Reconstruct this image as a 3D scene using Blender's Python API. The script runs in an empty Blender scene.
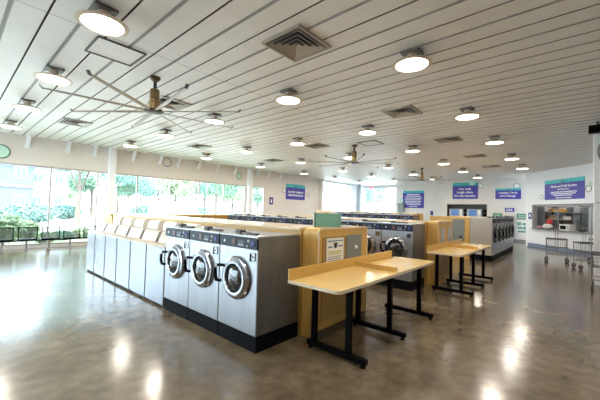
import bpy, bmesh, math, random
from mathutils import Vector, Matrix
R = math.radians
PI = math.pi
scn = bpy.context.scene
C = scn.collection
random.seed(7)

# ---------------------------------------------------------------- camera
cam_d = bpy.data.cameras.new('camera')
cam = bpy.data.objects.new('camera', cam_d)
C.objects.link(cam)
f_, yaw, pit, rol = 311.835, 0.720513, 0.030434, 0.027288
fw = Vector((math.cos(pit)*math.cos(yaw), math.cos(pit)*math.sin(yaw), math.sin(pit)))
r0 = Vector((math.sin(yaw), -math.cos(yaw), 0))
u0 = r0.cross(fw)
rr = r0*math.cos(rol) + u0*math.sin(rol)
uu = -r0*math.sin(rol) + u0*math.cos(rol)
EYE = 1.55
M = Matrix((rr, uu, -fw)).transposed().to_4x4()
M.translation = Vector((0, 0, EYE))
cam.matrix_world = M
cam_d.sensor_width = 36
cam_d.lens = 36*f_/600
cam_d.clip_start = 0.05
cam_d.clip_end = 400
scn.camera = cam

# ---------------------------------------------------------------- world, sun, exposure
w = bpy.data.worlds.new('sky')
scn.world = w
w.use_nodes = True
nt = w.node_tree
bg = nt.nodes['Background']
bg.inputs[0].default_value = (0.70, 0.86, 1.0, 1)
bg.inputs[1].default_value = 3.7
sd = bpy.data.lights.new('sun', 'SUN')
sd.energy = 4.6
sd.angle = R(3)
sd.color = (1, .96, .9)
sun = bpy.data.objects.new('sun', sd)
C.objects.link(sun)
sun.rotation_euler = (R(38), 0, R(-25))      # shines from behind the building, high
LAMP_POWER = 24.0
scn.view_settings.view_transform = 'Standard'
scn.view_settings.look = 'None'
scn.view_settings.exposure = 1.5
scn.view_settings.gamma = 1
scn.view_settings.use_curve_mapping = False
scn.cycles.use_denoising = True
scn.cycles.max_bounces = 8
scn.cycles.sample_clamp_indirect = 8

# ---------------------------------------------------------------- materials
MATS = {}
def mat(name, col, rough=.5, metal=0., emit=0., noise=None, bump=0., spec=.5, coat=0.):
    """noise = (scale, second colour, stretch xyz)"""
    if name in MATS: return MATS[name]
    m = bpy.data.materials.new(name); m.use_nodes = True
    n = m.node_tree.nodes; l = m.node_tree.links
    b = n['Principled BSDF']
    b.inputs['Base Color'].default_value = (*col, 1)
    b.inputs['Roughness'].default_value = rough
    b.inputs['Metallic'].default_value = metal
    b.inputs['Specular IOR Level'].default_value = spec
    b.inputs['Coat Weight'].default_value = coat
    b.inputs['Coat Roughness'].default_value = .1
    if emit:
        b.inputs['Emission Color'].default_value = (*col, 1)
        b.inputs['Emission Strength'].default_value = emit
    if noise or bump:
        tc = n.new('ShaderNodeTexCoord'); mp = n.new('ShaderNodeMapping')
        nz = n.new('ShaderNodeTexNoise')
        l.new(tc.outputs['Object'], mp.inputs[0]); l.new(mp.outputs[0], nz.inputs['Vector'])
        sc_, c2, st = noise if noise else (20, col, (1, 1, 1))
        mp.inputs['Scale'].default_value = st
        nz.inputs['Scale'].default_value = sc_
        nz.inputs['Detail'].default_value = 6
        if noise:
            mx = n.new('ShaderNodeMix'); mx.data_type = 'RGBA'
            mx.inputs[6].default_value = (*col, 1); mx.inputs[7].default_value = (*c2, 1)
            rp = n.new('ShaderNodeMapRange'); rp.inputs[1].default_value = .35; rp.inputs[2].default_value = .65
            l.new(nz.outputs[0], rp.inputs[0]); l.new(rp.outputs[0], mx.inputs[0])
            l.new(mx.outputs[2], b.inputs['Base Color'])
        if bump:
            bp = n.new('ShaderNodeBump'); bp.inputs['Strength'].default_value = bump
            bp.inputs['Distance'].default_value = .01
            l.new(nz.outputs[0], bp.inputs['Height']); l.new(bp.outputs[0], b.inputs['Normal'])
    MATS[name] = m
    return m

m_wall = mat('painted_wall', (.74, .70, .66), .6)
m_wallw = mat('bright_white_wall', (.83, .86, .91), .55)
m_trimg = mat('grey_trim', (.22, .22, .22), .5)
m_baseblue = mat('slate_baseboard', (.17, .22, .33), .5)
m_ceil = mat('ceiling_metal_panel', (.80, .79, .775), .48, .0, noise=(2.5, (.76, .75, .735), (1, 1, 1)), spec=.5)
m_groove = mat('ceiling_groove', (.07, .07, .07), .7)
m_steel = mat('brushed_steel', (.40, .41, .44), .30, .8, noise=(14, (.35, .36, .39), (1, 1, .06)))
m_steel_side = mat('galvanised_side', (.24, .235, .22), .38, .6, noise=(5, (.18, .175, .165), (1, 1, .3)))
m_beige_side = mat('beige_grey_side', (.42, .39, .35), .45, .2)
m_chrome = mat('chrome', (.40, .41, .44), .14, 1)
m_navy = mat('navy_panel', (.012, .017, .032), .42, spec=.25)
m_navy2 = mat('panel_grey_inset', (.05, .07, .10), .4)
m_blk = mat('black_steel', (.003, .003, .0035), .5, spec=.05)
m_kick = mat('black_plinth', (.003, .0035, .006), .6, spec=.1)
m_blue = mat('royal_blue', (.02, .03, .22), .45)
m_wood = mat('maple_laminate', (.70, .45, .13), .33, noise=(7, (.63, .39, .105), (.25, 6, 1)))
m_woodv = mat('maple_laminate_upright', (.66, .42, .125), .36, noise=(7, (.58, .36, .10), (5, 5, .3)))
m_table = mat('maple_table_top', (.80, .58, .24), .22, noise=(6, (.76, .53, .20), (.3, 5, 1)), coat=.3)
m_edge = mat('pale_edge_band', (.70, .60, .44), .35)
m_top = mat('pale_counter_top', (.72, .56, .36), .22, coat=.3, noise=(6, (.66, .50, .31), (4, .3, 1)))
m_cream = mat('cream_enamel', (.48, .41, .33), .35)
m_white = mat('white_enamel', (.80, .80, .78), .3)
m_paper = mat('paper', (.82, .82, .78), .6)
m_ink = mat('dark_ink', (.03, .035, .04), .6)
m_green = mat('green_print', (.05, .28, .12), .5)
m_yellow = mat('yellow_print', (.55, .50, .12), .5)
m_teal = mat('teal_banner', (.03, .47, .52), .4)
m_purple = mat('indigo_sign', (.045, .035, .36), .4)
m_letters = mat('white_letters', (.88, .88, .92), .5)
m_greypanel = mat('grey_locker_panel', (.20, .225, .22), .45)
m_greydoor = mat('grey_blue_panel', (.36, .40, .44), .4)
m_tealbin = mat('teal_plastic', (.20, .44, .36), .4)
m_tealrim = mat('pale_rim', (.66, .74, .70), .35)
m_bronze = mat('bronze', (.16, .11, .07), .35, .9)
m_brass = mat('brass_motor', (.36, .26, .13), .3, .9, noise=(30, (.18, .13, .07), (1, 1, 4)))
m_blade = mat('fan_blade', (.36, .31, .26), .4, .3)
m_dark = mat('dark_grey', (.05, .05, .055), .5)
m_vent = mat('vent_metal', (.40, .37, .33), .4, .4)
m_lampbody = mat('lamp_housing', (.62, .52, .42), .4, .0)
m_mount = mat('lamp_mount', (.17, .16, .15), .5)
m_lamp = mat('lamp_lens', (1.0, .90, .76), .4, emit=5)
m_screen = mat('blue_screen', (.06, .14, .36), .3, emit=.22)
m_exit = mat('exit_red', (.9, .12, .16), .4, emit=.8)
m_mull = mat('window_mullion', (.44, .40, .38), .4, .2)
m_mullw = mat('pale_mullion', (.62, .68, .74), .4)
m_rubber = mat('rubber', (.02, .02, .02), .7)
m_wire = mat('cart_wire', (.34, .35, .37), .3, .8)
m_cartgrey = mat('cart_grey', (.13, .14, .16), .5)
m_red = mat('red_cloth', (.55, .06, .06), .8)
m_pink = mat('pink_cloth', (.6, .3, .4), .8)
m_orange = mat('orange_box', (.65, .33, .05), .6)
m_cloth = mat('white_cloth', (.75, .75, .75), .85)

def glass_mat(name, tint, refl):
    m = bpy.data.materials.new(name); m.use_nodes = True
    n = m.node_tree.nodes; l = m.node_tree.links; n.clear()
    o = n.new('ShaderNodeOutputMaterial'); mx = n.new('ShaderNodeMixShader')
    t = n.new('ShaderNodeBsdfTransparent'); g = n.new('ShaderNodeBsdfGlossy'); fr = n.new('ShaderNodeLayerWeight'); pw = n.new('ShaderNodeMath'); pw.operation = 'POWER'; ma = n.new('ShaderNodeMath'); ma.operation = 'MULTIPLY_ADD'
    t.inputs[0].default_value = (*tint, 1); g.inputs[1].default_value = .02; fr.inputs[0].default_value = .5; pw.inputs[1].default_value = 4; ma.inputs[1].default_value = .7; ma.inputs[2].default_value = refl
    l.new(fr.outputs['Facing'], pw.inputs[0]); l.new(pw.outputs[0], ma.inputs[0]); l.new(ma.outputs[0], mx.inputs[0]); l.new(t.outputs[0], mx.inputs[1]); l.new(g.outputs[0], mx.inputs[2]); l.new(mx.outputs[0], o.inputs[0])
    return m
m_glass = glass_mat('window_glass', (.96, .99, .98), .03)
m_bowl = mat('washer_door_glass', (.015, .016, .018), .06, coat=1.0)

# polished concrete floor: mottled brown-grey, sealed
def floor_mat():
    m = bpy.data.materials.new('polished_concrete'); m.use_nodes = True
    n = m.node_tree.nodes; l = m.node_tree.links; b = n['Principled BSDF']
    tc = n.new('ShaderNodeTexCoord')
    def noise(s, d, mp=None):
        q = n.new('ShaderNodeTexNoise'); q.inputs['Scale'].default_value = s; q.inputs['Detail'].default_value = d
        q.inputs['Roughness'].default_value = .6
        l.new(tc.outputs['Object'], q.inputs['Vector']); return q
    a = noise(1.3, 6); c = noise(5.5, 8)
    ad = n.new('ShaderNodeMath'); ad.operation = 'ADD'; l.new(a.outputs[0], ad.inputs[0]); l.new(c.outputs[0], ad.inputs[1])
    cr = n.new('ShaderNodeValToRGB'); pass
    ad2 = n.new('ShaderNodeMath'); ad2.operation = 'MULTIPLY'; ad2.inputs[1].default_value = .5
    l.new(ad.outputs[0], ad2.inputs[0]); l.new(ad2.outputs[0], cr.inputs[0])
    e = cr.color_ramp.elements
    e[0].position = .37; e[0].color = (.095, .072, .044, 1)
    e[1].position = .63; e[1].color = (.235, .185, .118, 1)
    k = e.new(.5); k.color = (.155, .120, .077, 1)
    l.new(cr.outputs[0], b.inputs['Base Color'])
    b.inputs['Roughness'].default_value = .17
    b.inputs['Specular IOR Level'].default_value = 1.0
    bp = n.new('ShaderNodeBump'); bp.inputs['Strength'].default_value = .02; bp.inputs['Distance'].default_value = .01
    l.new(a.outputs[0], bp.inputs['Height']); l.new(bp.outputs[0], b.inputs['Normal'])
    return m
m_floor = floor_mat()

# ---------------------------------------------------------------- mesh helpers
class MB:
    def __init__(s): s.bm = bmesh.new()
    def box(s, x0, x1, y0, y1, z0, z1, bev=0.):
        vs = [s.bm.verts.new((x, y, z)) for x in (x0, x1) for y in (y0, y1) for z in (z0, z1)]
        fs = [(0, 1, 3, 2), (4, 6, 7, 5), (0, 4, 5, 1), (2, 3, 7, 6), (0, 2, 6, 4), (1, 5, 7, 3)]
        f = [s.bm.faces.new([vs[i] for i in q]) for q in fs]
        if bev:
            ed = list({e for q in f for e in q.edges})
            bmesh.ops.bevel(s.bm, geom=ed, offset=bev, segments=2, affect='EDGES', profile=.5)
        return s
    def prism(s, pts, axis, a, b):
        """pts 2D polygon extruded along axis from a to b"""
        def P(p, t):
            return {'x': (t, p[0], p[1]), 'y': (p[0], t, p[1]), 'z': (p[0], p[1], t)}[axis]
        A = [s.bm.verts.new(P(p, a)) for p in pts]; B = [s.bm.verts.new(P(p, b)) for p in pts]
        n = len(pts)
        s.bm.faces.new(A); s.bm.faces.new(B[::-1])
        for i in range(n): s.bm.faces.new((A[i], B[i], B[(i+1) % n], A[(i+1) % n]))
        return s
    def lathe(s, prof, axis='z', c=(0, 0, 0), n=28, sx=1.):
        """prof: (radius, height) list, revolved about axis through c"""
        rings = []
        for r, h in prof:
            ring = []
            for i in range(n):
                a = 2*PI*i/n; u, v = r*math.cos(a)*sx, r*math.sin(a)
                p = {'z': (u, v, h), 'y': (u, h, v), 'x': (h, u, v)}[axis]
                ring.append(s.bm.verts.new((c[0]+p[0], c[1]+p[1], c[2]+p[2])))
            rings.append(ring)
        for A, B in zip(rings, rings[1:]):
            for i in range(n): s.bm.faces.new((A[i], A[(i+1) % n], B[(i+1) % n], B[i]))
        if prof[0][0] > 1e-4: s.bm.faces.new(rings[0])
        if prof[-1][0] > 1e-4: s.bm.faces.new(rings[-1][::-1])
        return s
    def torus(s, R_, r, axis, c, n=32, k=8):
        prof = [(R_+r*math.cos(2*PI*j/k), r*math.sin(2*PI*j/k)) for j in range(k)]
        rings = []
        for q, h in prof:
            ring = []
            for i in range(n):
                a = 2*PI*i/n; u, v = q*math.cos(a), q*math.sin(a)
                p = {'z': (u, v, h), 'y': (u, h, v), 'x': (h, u, v)}[axis]
                ring.append(s.bm.verts.new((c[0]+p[0], c[1]+p[1], c[2]+p[2])))
            rings.append(ring)
        for j in range(k):
            A, B = rings[j], rings[(j+1) % k]
            for i in range(n): s.bm.faces.new((A[i], A[(i+1) % n], B[(i+1) % n], B[i]))
        return s
    def tube(s, pts, r, n=8):
        pts = [Vector(p) for p in pts]; rings = []
        for i, p in enumerate(pts):
            d = (pts[min(i+1, len(pts)-1)] - pts[max(i-1, 0)]).normalized()
            a = d.orthogonal().normalized() if abs(d.z) > .9 or True else None
            ref = Vector((0, 0, 1)) if abs(d.z) < .9 else Vector((1, 0, 0))
            a = d.cross(ref).normalized(); b = d.cross(a).normalized()
            rr_ = r[i] if isinstance(r, (list, tuple)) else r
            rings.append([s.bm.verts.new(p + (a*math.cos(2*PI*j/n) + b*math.sin(2*PI*j/n))*rr_) for j in range(n)])
        for A, B in zip(rings, rings[1:]):
            for j in range(n): s.bm.faces.new((A[j], A[(j+1) % n], B[(j+1) % n], B[j]))
        s.bm.faces.new(rings[0]); s.bm.faces.new(rings[-1][::-1])
        return s
    def ico(s, c, r, sub=2, jit=0., sc=(1, 1, 1)):
        q = bmesh.ops.create_icosphere(s.bm, subdivisions=sub, radius=1)
        for v in q['verts']:
            k = 1 + random.uniform(-jit, jit)
            v.co = Vector((c[0]+v.co.x*r*sc[0]*k, c[1]+v.co.y*r*sc[1]*k, c[2]+v.co.z*r*sc[2]*k))
        return s
    def build(s, name, m, parent=None, smooth=False, loc=None, rotz=None):
        bmesh.ops.recalc_face_normals(s.bm, faces=s.bm.faces)
        me = bpy.data.meshes.new(name); s.bm.to_mesh(me); s.bm.free()
        me.materials.append(m)
        if smooth:
            for p in me.polygons: p.use_smooth = True
            try: me.set_sharp_from_angle(angle=R(35))
            except Exception: pass
        o = bpy.data.objects.new(name, me); C.objects.link(o)
        if parent is not None: o.parent = parent
        if loc is not None: o.location = loc
        if rotz is not None: o.rotation_euler = (0, 0, rotz)
        return o

def tag(o, label, cat, group=None, kind=None):
    o['label'] = label; o['category'] = cat
    if group: o['group'] = group
    if kind: o['kind'] = kind
    return o
def thing(name, label, cat, loc=(0, 0, 0), rotz=0., group=None):
    o = bpy.data.objects.new(name, None); C.objects.link(o)
    o.empty_display_size = .1
    o.location = loc; o.rotation_euler = (0, 0, rotz)
    return tag(o, label, cat, group)
def struct(name, mb, m, label=None, parent=None, smooth=False, loc=None, rotz=None):
    o = mb.build(name, m, parent, smooth, loc, rotz)
    if parent is None:
        o['kind'] = 'structure'
        if label: o['label'] = label
    return o
def copy_tree(o, parent=None):
    c = o.copy(); C.objects.link(c)
    if parent is not None: c.parent = parent
    for ch in list(o.children): copy_tree(ch, c)
    return c
def place(proto, used, loc, rotz, label, group=None, scale=None):
    """first call moves the prototype, later ones copy it"""
    if used[0]: o = copy_tree(proto)
    else: o = proto; used[0] = True
    o.location = loc; o.rotation_euler = (0, 0, rotz); o['label'] = label
    if group: o['group'] = group
    if scale: o.scale = scale
    return o
def text(s, size, m, parent, x, y, z, name='lettering', align='CENTER', depth=.004):
    """text standing in the local xz plane, read from -y"""
    cu = bpy.data.curves.new(name, 'FONT'); cu.body = s; cu.size = size; cu.align_x = align; cu.align_y = 'CENTER'
    cu.extrude = depth; cu.resolution_u = 2; cu.offset = size*.018
    tmp = bpy.data.objects.new('tmp', cu); C.objects.link(tmp)
    dg = bpy.context.evaluated_depsgraph_get()
    me = bpy.data.meshes.new_from_object(tmp.evaluated_get(dg))
    bpy.data.objects.remove(tmp); bpy.data.curves.remove(cu)
    me.name = name; me.materials.clear(); me.materials.append(m)
    me.transform(Matrix.Rotation(PI/2, 4, 'X'))
    o = bpy.data.objects.new(name, me); C.objects.link(o); o.parent = parent; o.location = (x, y, z)
    return o
FACE_X = -PI/2     # a front that looks towards -x
ORD = ['first', 'second', 'third', 'fourth', 'fifth', 'sixth', 'seventh', 'eighth', 'ninth', 'tenth', 'eleventh', 'twelfth']

# ================================================================ STRUCTURE
XL, XR, YF, YW, H = -3.2, 24.0, -4.5, 13.7, 3.75
struct('floor', MB().box(XL-.1, XR+.2, YF-.1, YW+.15, -.12, 0), m_floor, 'mottled brown polished concrete floor')

# ceiling: foot-wide ribbed metal panels running away from the camera
def ceiling():
    mb = MB(); prof = []
    x = .70 - .61*7
    while x < XR + .3:
        # main joint: narrow deep groove beside a small raised lip; minor joint: shallow wide valley
        prof += [(x-.010, H), (x-.008, H+.026), (x+.010, H+.026), (x+.012, H)]
        prof += [(x+.280, H), (x+.283, H+.0195), (x+.322, H+.0195), (x+.325, H)]
        x += .61
    prof = [(XL-.1, H)] + [p for p in prof if XL < p[0] < XR+.1] + [(XR+.1, H)]
    segs = [(YF-.1, -1.52), (-1.512, 4.576), (4.584, 10.676), (10.684, YW+.1)]
    for a, b in segs:
        A = [mb.bm.verts.new((p[0], a, p[1])) for p in prof]; B = [mb.bm.verts.new((p[0], b, p[1])) for p in prof]
        for i in range(len(prof)-1):
            f = mb.bm.faces.new((A[i], A[i+1], B[i+1], B[i]))
            if max(prof[i][1], prof[i+1][1]) > H+.02: f.material_index = 1
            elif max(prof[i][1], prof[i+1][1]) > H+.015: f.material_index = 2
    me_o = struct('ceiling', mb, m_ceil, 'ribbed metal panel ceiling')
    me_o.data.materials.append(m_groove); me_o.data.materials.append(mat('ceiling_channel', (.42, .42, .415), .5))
    return me_o
ceiling()
struct('ceiling_backing', MB().box(XL-.1, XR+.2, YF-.1, YW+.15, H+.03, H+.15), m_groove, 'dark backing above the ceiling panels')

T = .15
WTOP = 2.80
# window wall (Y = 13.7)
wins = [(-3.0, 4.18), (4.36, 11.0), (11.36, 12.42), (17.95, 21.6)]
mb = MB()
mb.box(XL, 17.72, YW, YW+T, WTOP, H+.02)
mb.box(XL, 17.72, YW, YW+T, 0, .10)
mb.box(XL, -3.0, YW, YW+T, .10, WTOP)
mb.box(4.18, 4.36, YW, YW+T, .10, WTOP)
mb.box(11.0, 11.36, YW, YW+T, .10, WTOP)
mb.box(12.42, 17.72, YW, YW+T, .10, WTOP)
struct('wall_window', mb, m_wall, 'warm white wall above and between the storefront windows')
struct('wall_corner', MB().box(17.72, 17.95, YW-.15, YW+T, 0, H+.02), m_wall, 'grey corner pier at the end of the window wall')
mb = MB()
mb.box(4.16, 4.38, YW-.22, YW, 0, H-.001)
struct('trim_1', mb, m_wallw, 'white square column between the left windows')
struct('trim_2', MB().box(11.08, 11.34, YW-.22, YW, 0, H-.001), m_wallw, 'white square column by the narrow window')

def window(name, x0, x1, z0, z1, muls, m, trans=(), y=YW):
    root = bpy.data.objects.new(name, None); C.objects.link(root); root['kind'] = 'structure'
    fr = MB(); d0, d1 = y+.02, y+.09; t = .045
    fr.box(x0, x1, d0, d1, z0, z0+.05); fr.box(x0, x1, d0, d1, z1-.05, z1)
    for q in [x0+t/2, x1-t/2] + list(muls): fr.box(q-t/2, q+t/2, d0, d1, z0+.05, z1-.05)
    for q in trans: fr.box(x0+t, x1-t, d0+.01, d1-.01, q-.02, q+.02)
    fr.build('window_frame', m, root)
    xs = [x0+t] + sorted(muls) + [x1-t]
    for a, b in zip(xs, xs[1:]):
        MB().box(a+.01, b-.01, y+.05, y+.056, z0+.05, z1-.05).build('pane', m_glass, root)
    return root
window('window_1', -3.0, 4.18, .10, WTOP, [-1.9, -.45, .97, 2.41, 3.84], m_mull)
window('window_2', 4.36, 11.0, .10, WTOP, [5.29, 6.73, 8.17, 8.64, 9.59], m_mull)
window('window_3', 11.36, 12.42, .10, WTOP, [], m_mull)
window('window_4', 17.95, 21.6, .10, 3.66, [19.25], m_mullw, trans=(3.0,))
mb = MB(); mb.box(17.95, 21.6, YW, YW+T, 0, .10).box(17.95, 21.6, YW, YW+T, 3.66, H+.02).box(21.6, XR+T, YW, YW+T, 0, H+.02)
struct('wall_entry', mb, m_wallw, 'bright white wall framing the far windows')
struct('trim_3', MB().box(21.6, 21.85, YW-.28, YW, 0, H-.001).box(23.0, 23.25, YW-.28, YW, 0, H-.001), m_mullw, 'pale blue columns beside the entrance')

# far end wall: entrance glazing, then white wall, then the nearer sign wall with a niche
mb = MB()
mb.box(XR, XR+T, 6.4, 10.55, 0, H+.02).box(XR, XR+T, 10.55, YW, 3.6, H+.02)
mb.box(XR, XR+T, 10.55, 10.75, 0, 3.6)
struct('wall_back', mb, m_wall, 'off-white end wall beside the entrance')
ent = bpy.data.objects.new('door_1', None); C.objects.link(ent); ent['kind'] = 'structure'; ent['label'] = 'glass entrance doors with a window above'
fr = MB()
for q in (10.75, 11.7, 12.65, 13.62): fr.box(XR+.03, XR+.1, q, q+.06, 0, 3.6)
for z in (.0, 2.25, 3.54): fr.box(XR+.03, XR+.1, 10.75, 13.68, z, z+.07)
fr.build('door_frame', m_mullw, ent)
for a in (10.81, 11.76, 12.71):
    MB().box(XR+.06, XR+.066, a, a+.90, .07, 2.25).build('pane', m_glass, ent)
    MB().box(XR+.06, XR+.066, a, a+.90, 2.32, 3.54).build('pane', m_glass, ent)
XS = 22.35
NY0, NY1, NZ0, NZ1 = 4.07, 6.43, .95, 2.19
mb = MB()
mb.box(XS, XS+.15, 1.2, NY0, 0, H+.02).box(XS, XS+.15, NY1, 6.62, 0, H+.02)
mb.box(XS, XS+.15, NY0, NY1, NZ1, H+.02).box(XS, XS+.15, NY0, NY1, 0, NZ0)
mb.box(XS+.15, XR, 6.47, 6.62, 0, H+.02)
struct('wall_signs', mb, m_wall, 'off-white wall with signs and a dark niche')
struct('trim_niche', MB().box(XS+.9, XS+.95, NY0-.1, NY1+.04, NZ0-.1, NZ1+.1).box(XS+.15, XS+.9, NY0-.1, NY0, NZ0-.1, NZ1+.1)
       .box(XS+.15, XS+.9, NY1, NY1+.038, NZ0-.1, NZ1+.1).box(XS+.15, XS+.9, NY0, NY1, NZ1, NZ1+.1).box(XS+.02, XS+.9, NY0, NY1, NZ0-.1, NZ0),
       mat('niche_grey', (.20, .19, .17), .6), 'dark grey recess holding two machines')
struct('baseboard_back', MB().box(XS-.015, XS, 1.9, 6.6, 0, .14), m_trimg, 'dark grey baseboard')

# attendant's desk wall at an angle
TH = R(220)
DL = (20.0, 1.78, 0)
S1, S2, CZ, OZ = .36, 3.75, .93, 2.07
mb = MB()
mb.box(0, S1, 0, .15, 0, H+.02).box(S1, S2, 0, .15, OZ, H+.02).box(S1, S2, 0, .15, 0, CZ-.04).box(S2, 6.2, 0, .15, 0, H+.02)
mb.box(-.15, 0, 0, .15, 0, H+.02).box(-.15, 0, .15, 3.6, 0, H+.02).box(-.15, 6.2, 3.5, 3.6, 0, H+.02)
struct('wall_desk', mb, m_wallw, 'bright white angled wall around the service counter', loc=DL, rotz=TH)
struct('baseboard_desk', MB().box(0, 6.2, -.015, 0, 0, .17), m_baseblue, 'slate blue baseboard under the service counter', loc=DL, rotz=TH)
struct('trim_4', MB().box(S1-.05, S1, -.012, .15, CZ, OZ+.05).box(S1, S2, -.012, .15, OZ, OZ+.05), m_trimg, 'grey frame around the service opening', loc=DL, rotz=TH)
# remaining walls (right side, behind and left of the camera)
struct('wall_right', MB().box(10.3, 20.5, -2.55, -2.4, 0, H+.02), m_wallw, 'white right wall')
struct('trim_5', MB().box(9.95, 10.3, -2.4, -.36, 0, H-.001), m_wallw, 'white pier at the right edge')
struct('wall_rear', MB().box(XL, 10.3, YF-.15, YF, 0, H+.02).box(10.15, 10.3, YF, -2.4, 0, H+.02), m_wall, 'plain wall behind the camera')
mb = MB().box(XL-T, XL, YF, YW+T, WTOP, H+.02).box(XL-T, XL, YF, YW+T, 0, .1)
for a, b in ((YF, 4.9), (9.2, 9.5), (YW-.3, YW+T)): mb.box(XL-T, XL, a, b, .1, WTOP)
struct('wall_left', mb, m_wall, 'left wall with tall windows')
for i, (a, b) in enumerate(((4.9, 9.2), (9.5, YW-.3))):
    root = bpy.data.objects.new('window_%d' % (5+i), None); C.objects.link(root); root['kind'] = 'structure'
    fr = MB()
    for q in (a, (a+b)/2-.02, b-.045): fr.box(XL-.09, XL-.02, q, q+.045, .1, WTOP)
    fr.box(XL-.09, XL-.02, a, b, .1, .15).box(XL-.09, XL-.02, a, b, WTOP-.05, WTOP)
    fr.build('window_frame', m_mull, root)
    MB().box(XL-.056, XL-.05, a+.045, b-.045, .15, WTOP-.05).build('pane', m_glass, root)

# ================================================================ CEILING FITTINGS
lp = thing('ceiling_light', 'x', 'ceiling light', group='round ceiling lights')
MB().box(-.12, .12, -.12, .12, -.03, 0, .006).build('mount_plate', m_mount, lp)
MB().lathe([(.06, -.03), (.06, -.085), (.10, -.105), (.24, -.155), (.262, -.168), (.262, -.176), (.216, -.183), (.205, -.168)], n=32).build('housing', m_lampbody, lp, True)
MB().lathe([(.204, -.166), (.203, -.181), (.12, -.188), (.0001, -.190)], n=32).build('lens', m_lamp, lp, True)
ld = bpy.data.lights.new('lamp_light', 'AREA'); ld.shape = 'DISK'; ld.size = .40; ld.energy = LAMP_POWER*.395; ld.color = (1.0, .91, .80)
lo_ = bpy.data.objects.new('lamp_light', ld); C.objects.link(lo_); lo_.parent = lp; lo_.location = (0, 0, -.195)
us = [False]
LX = [1.1, 4.15, 7.12, 10.12, 13.4, 16.4, 19.4]
LY = [11.5, 8.9, 6.42, 4.0, 1.67, -.8]
for j, y in enumerate(LY):
    for i, x in enumerate(LX):
        if y < 0 and i > 1: continue
        if y < 2 and i > 5: continue
        place(lp, us, (x, y, H-.001), 0, 'round ceiling light, %s from the left in the %s row out from the window wall' % (ORD[i], ORD[j]))

p_ = (20.0+2.0*math.cos(R(220))-1.5*math.sin(R(220)), 1.78+2.0*math.sin(R(220))+1.5*math.cos(R(220)))
place(lp, us, (p_[0], p_[1], H-.001), 0, 'round ceiling light inside the service room behind the counter')

def vent():
    t = thing('ceiling_vent', 'x', 'air vent', group='square ceiling air vents')
    a = .33
    MB().box(-a, a, -a, -a+.035, -.03, 0).box(-a, a, a-.035, a, -.03, 0).box(-a, -a+.035, -a+.035, a-.035, -.03, 0).box(a-.035, a, -a+.035, a-.035, -.03, 0).build('frame', m_vent, t)
    MB().box(-a+.035, a-.035, -a+.035, a-.035, -.006, 0).build('backing', m_dark, t)
    for k, q in enumerate((.27, .20, .13, .06)):
        # sloped square louvre ring
        lo, hi, h = q, q-.045, .028
        mb = MB()
        for sx, sy in ((1, 1), (-1, 1), (-1, -1), (1, -1)): pass
        O = [(-lo, -lo), (lo, -lo), (lo, lo), (-lo, lo)]; I = [(-hi, -hi), (hi, -hi), (hi, hi), (-hi, hi)]
        vo = [mb.bm.verts.new((p[0], p[1], -.034)) for p in O]; vi = [mb.bm.verts.new((p[0], p[1], -.008)) for p in I]
        vo2 = [mb.bm.verts.new((p[0], p[1], -.031)) for p in O]; vi2 = [mb.bm.verts.new((p[0], p[1], -.005)) for p in I]
        for n_ in range(4):
            m2 = (n_+1) % 4
            mb.bm.faces.new((vo[n_], vo[m2], vi[m2], vi[n_])); mb.bm.faces.new((vo2[n_], vi2[n_], vi2[m2], vo2[m2]))
            mb.bm.faces.new((vo[n_], vo2[n_], vo2[m2], vo[m2])); mb.bm.faces.new((vi[n_], vi[m2], vi2[m2], vi2[n_]))
        mb.build('louvre', m_vent, t)
    return t
vt = vent(); us = [False]
VP = [(3.0, 2.77, 'large nearest vent in the middle of the ceiling'), (6.5, 2.82, 'vent right of centre behind the nearest one'), (9.75, 2.8, 'third vent going back on the right side'),
      (2.25, 10.15, 'vent above the benches at left'), (3.1, 6.5, 'vent beside the motor of the near fan'), (6.0, 10.2, 'vent above the washers near the window wall'),
      (8.3, 6.6, 'vent left of the middle fan'), (9.75, 10.2, 'vent near the far part of the window wall'), (13.1, 2.8, 'farthest small vent on the right side'), (16.2, 2.8, 'vent nearest the sign wall')]
for x, y, s in VP: place(vt, us, (x, y, H-.001), 0, 'square louvred metal '+s)

def hatch(x, y, s):
    t = thing('access_hatch', s, 'ceiling hatch', (x, y, H-.002), group='ceiling access hatches')
    a, b = .31, .30
    MB().box(-a+.02, a-.02, -b+.02, b-.02, -.006, 0).build('hatch_panel', m_ceil, t)
    MB().box(-a, a, -b, -b+.02, -.018, 0).box(-a, a, b-.02, b, -.018, 0).box(-a, -a+.02, -b+.02, b-.02, -.018, 0).box(a-.02, a, -b+.02, b-.02, -.018, 0).build('frame', m_dark, t)
hatch(1.54, 4.96, 'square access hatch with a black frame left of the near fan')
hatch(8.95, 4.90, 'square access hatch with a dark frame beside the middle fan')

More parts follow.
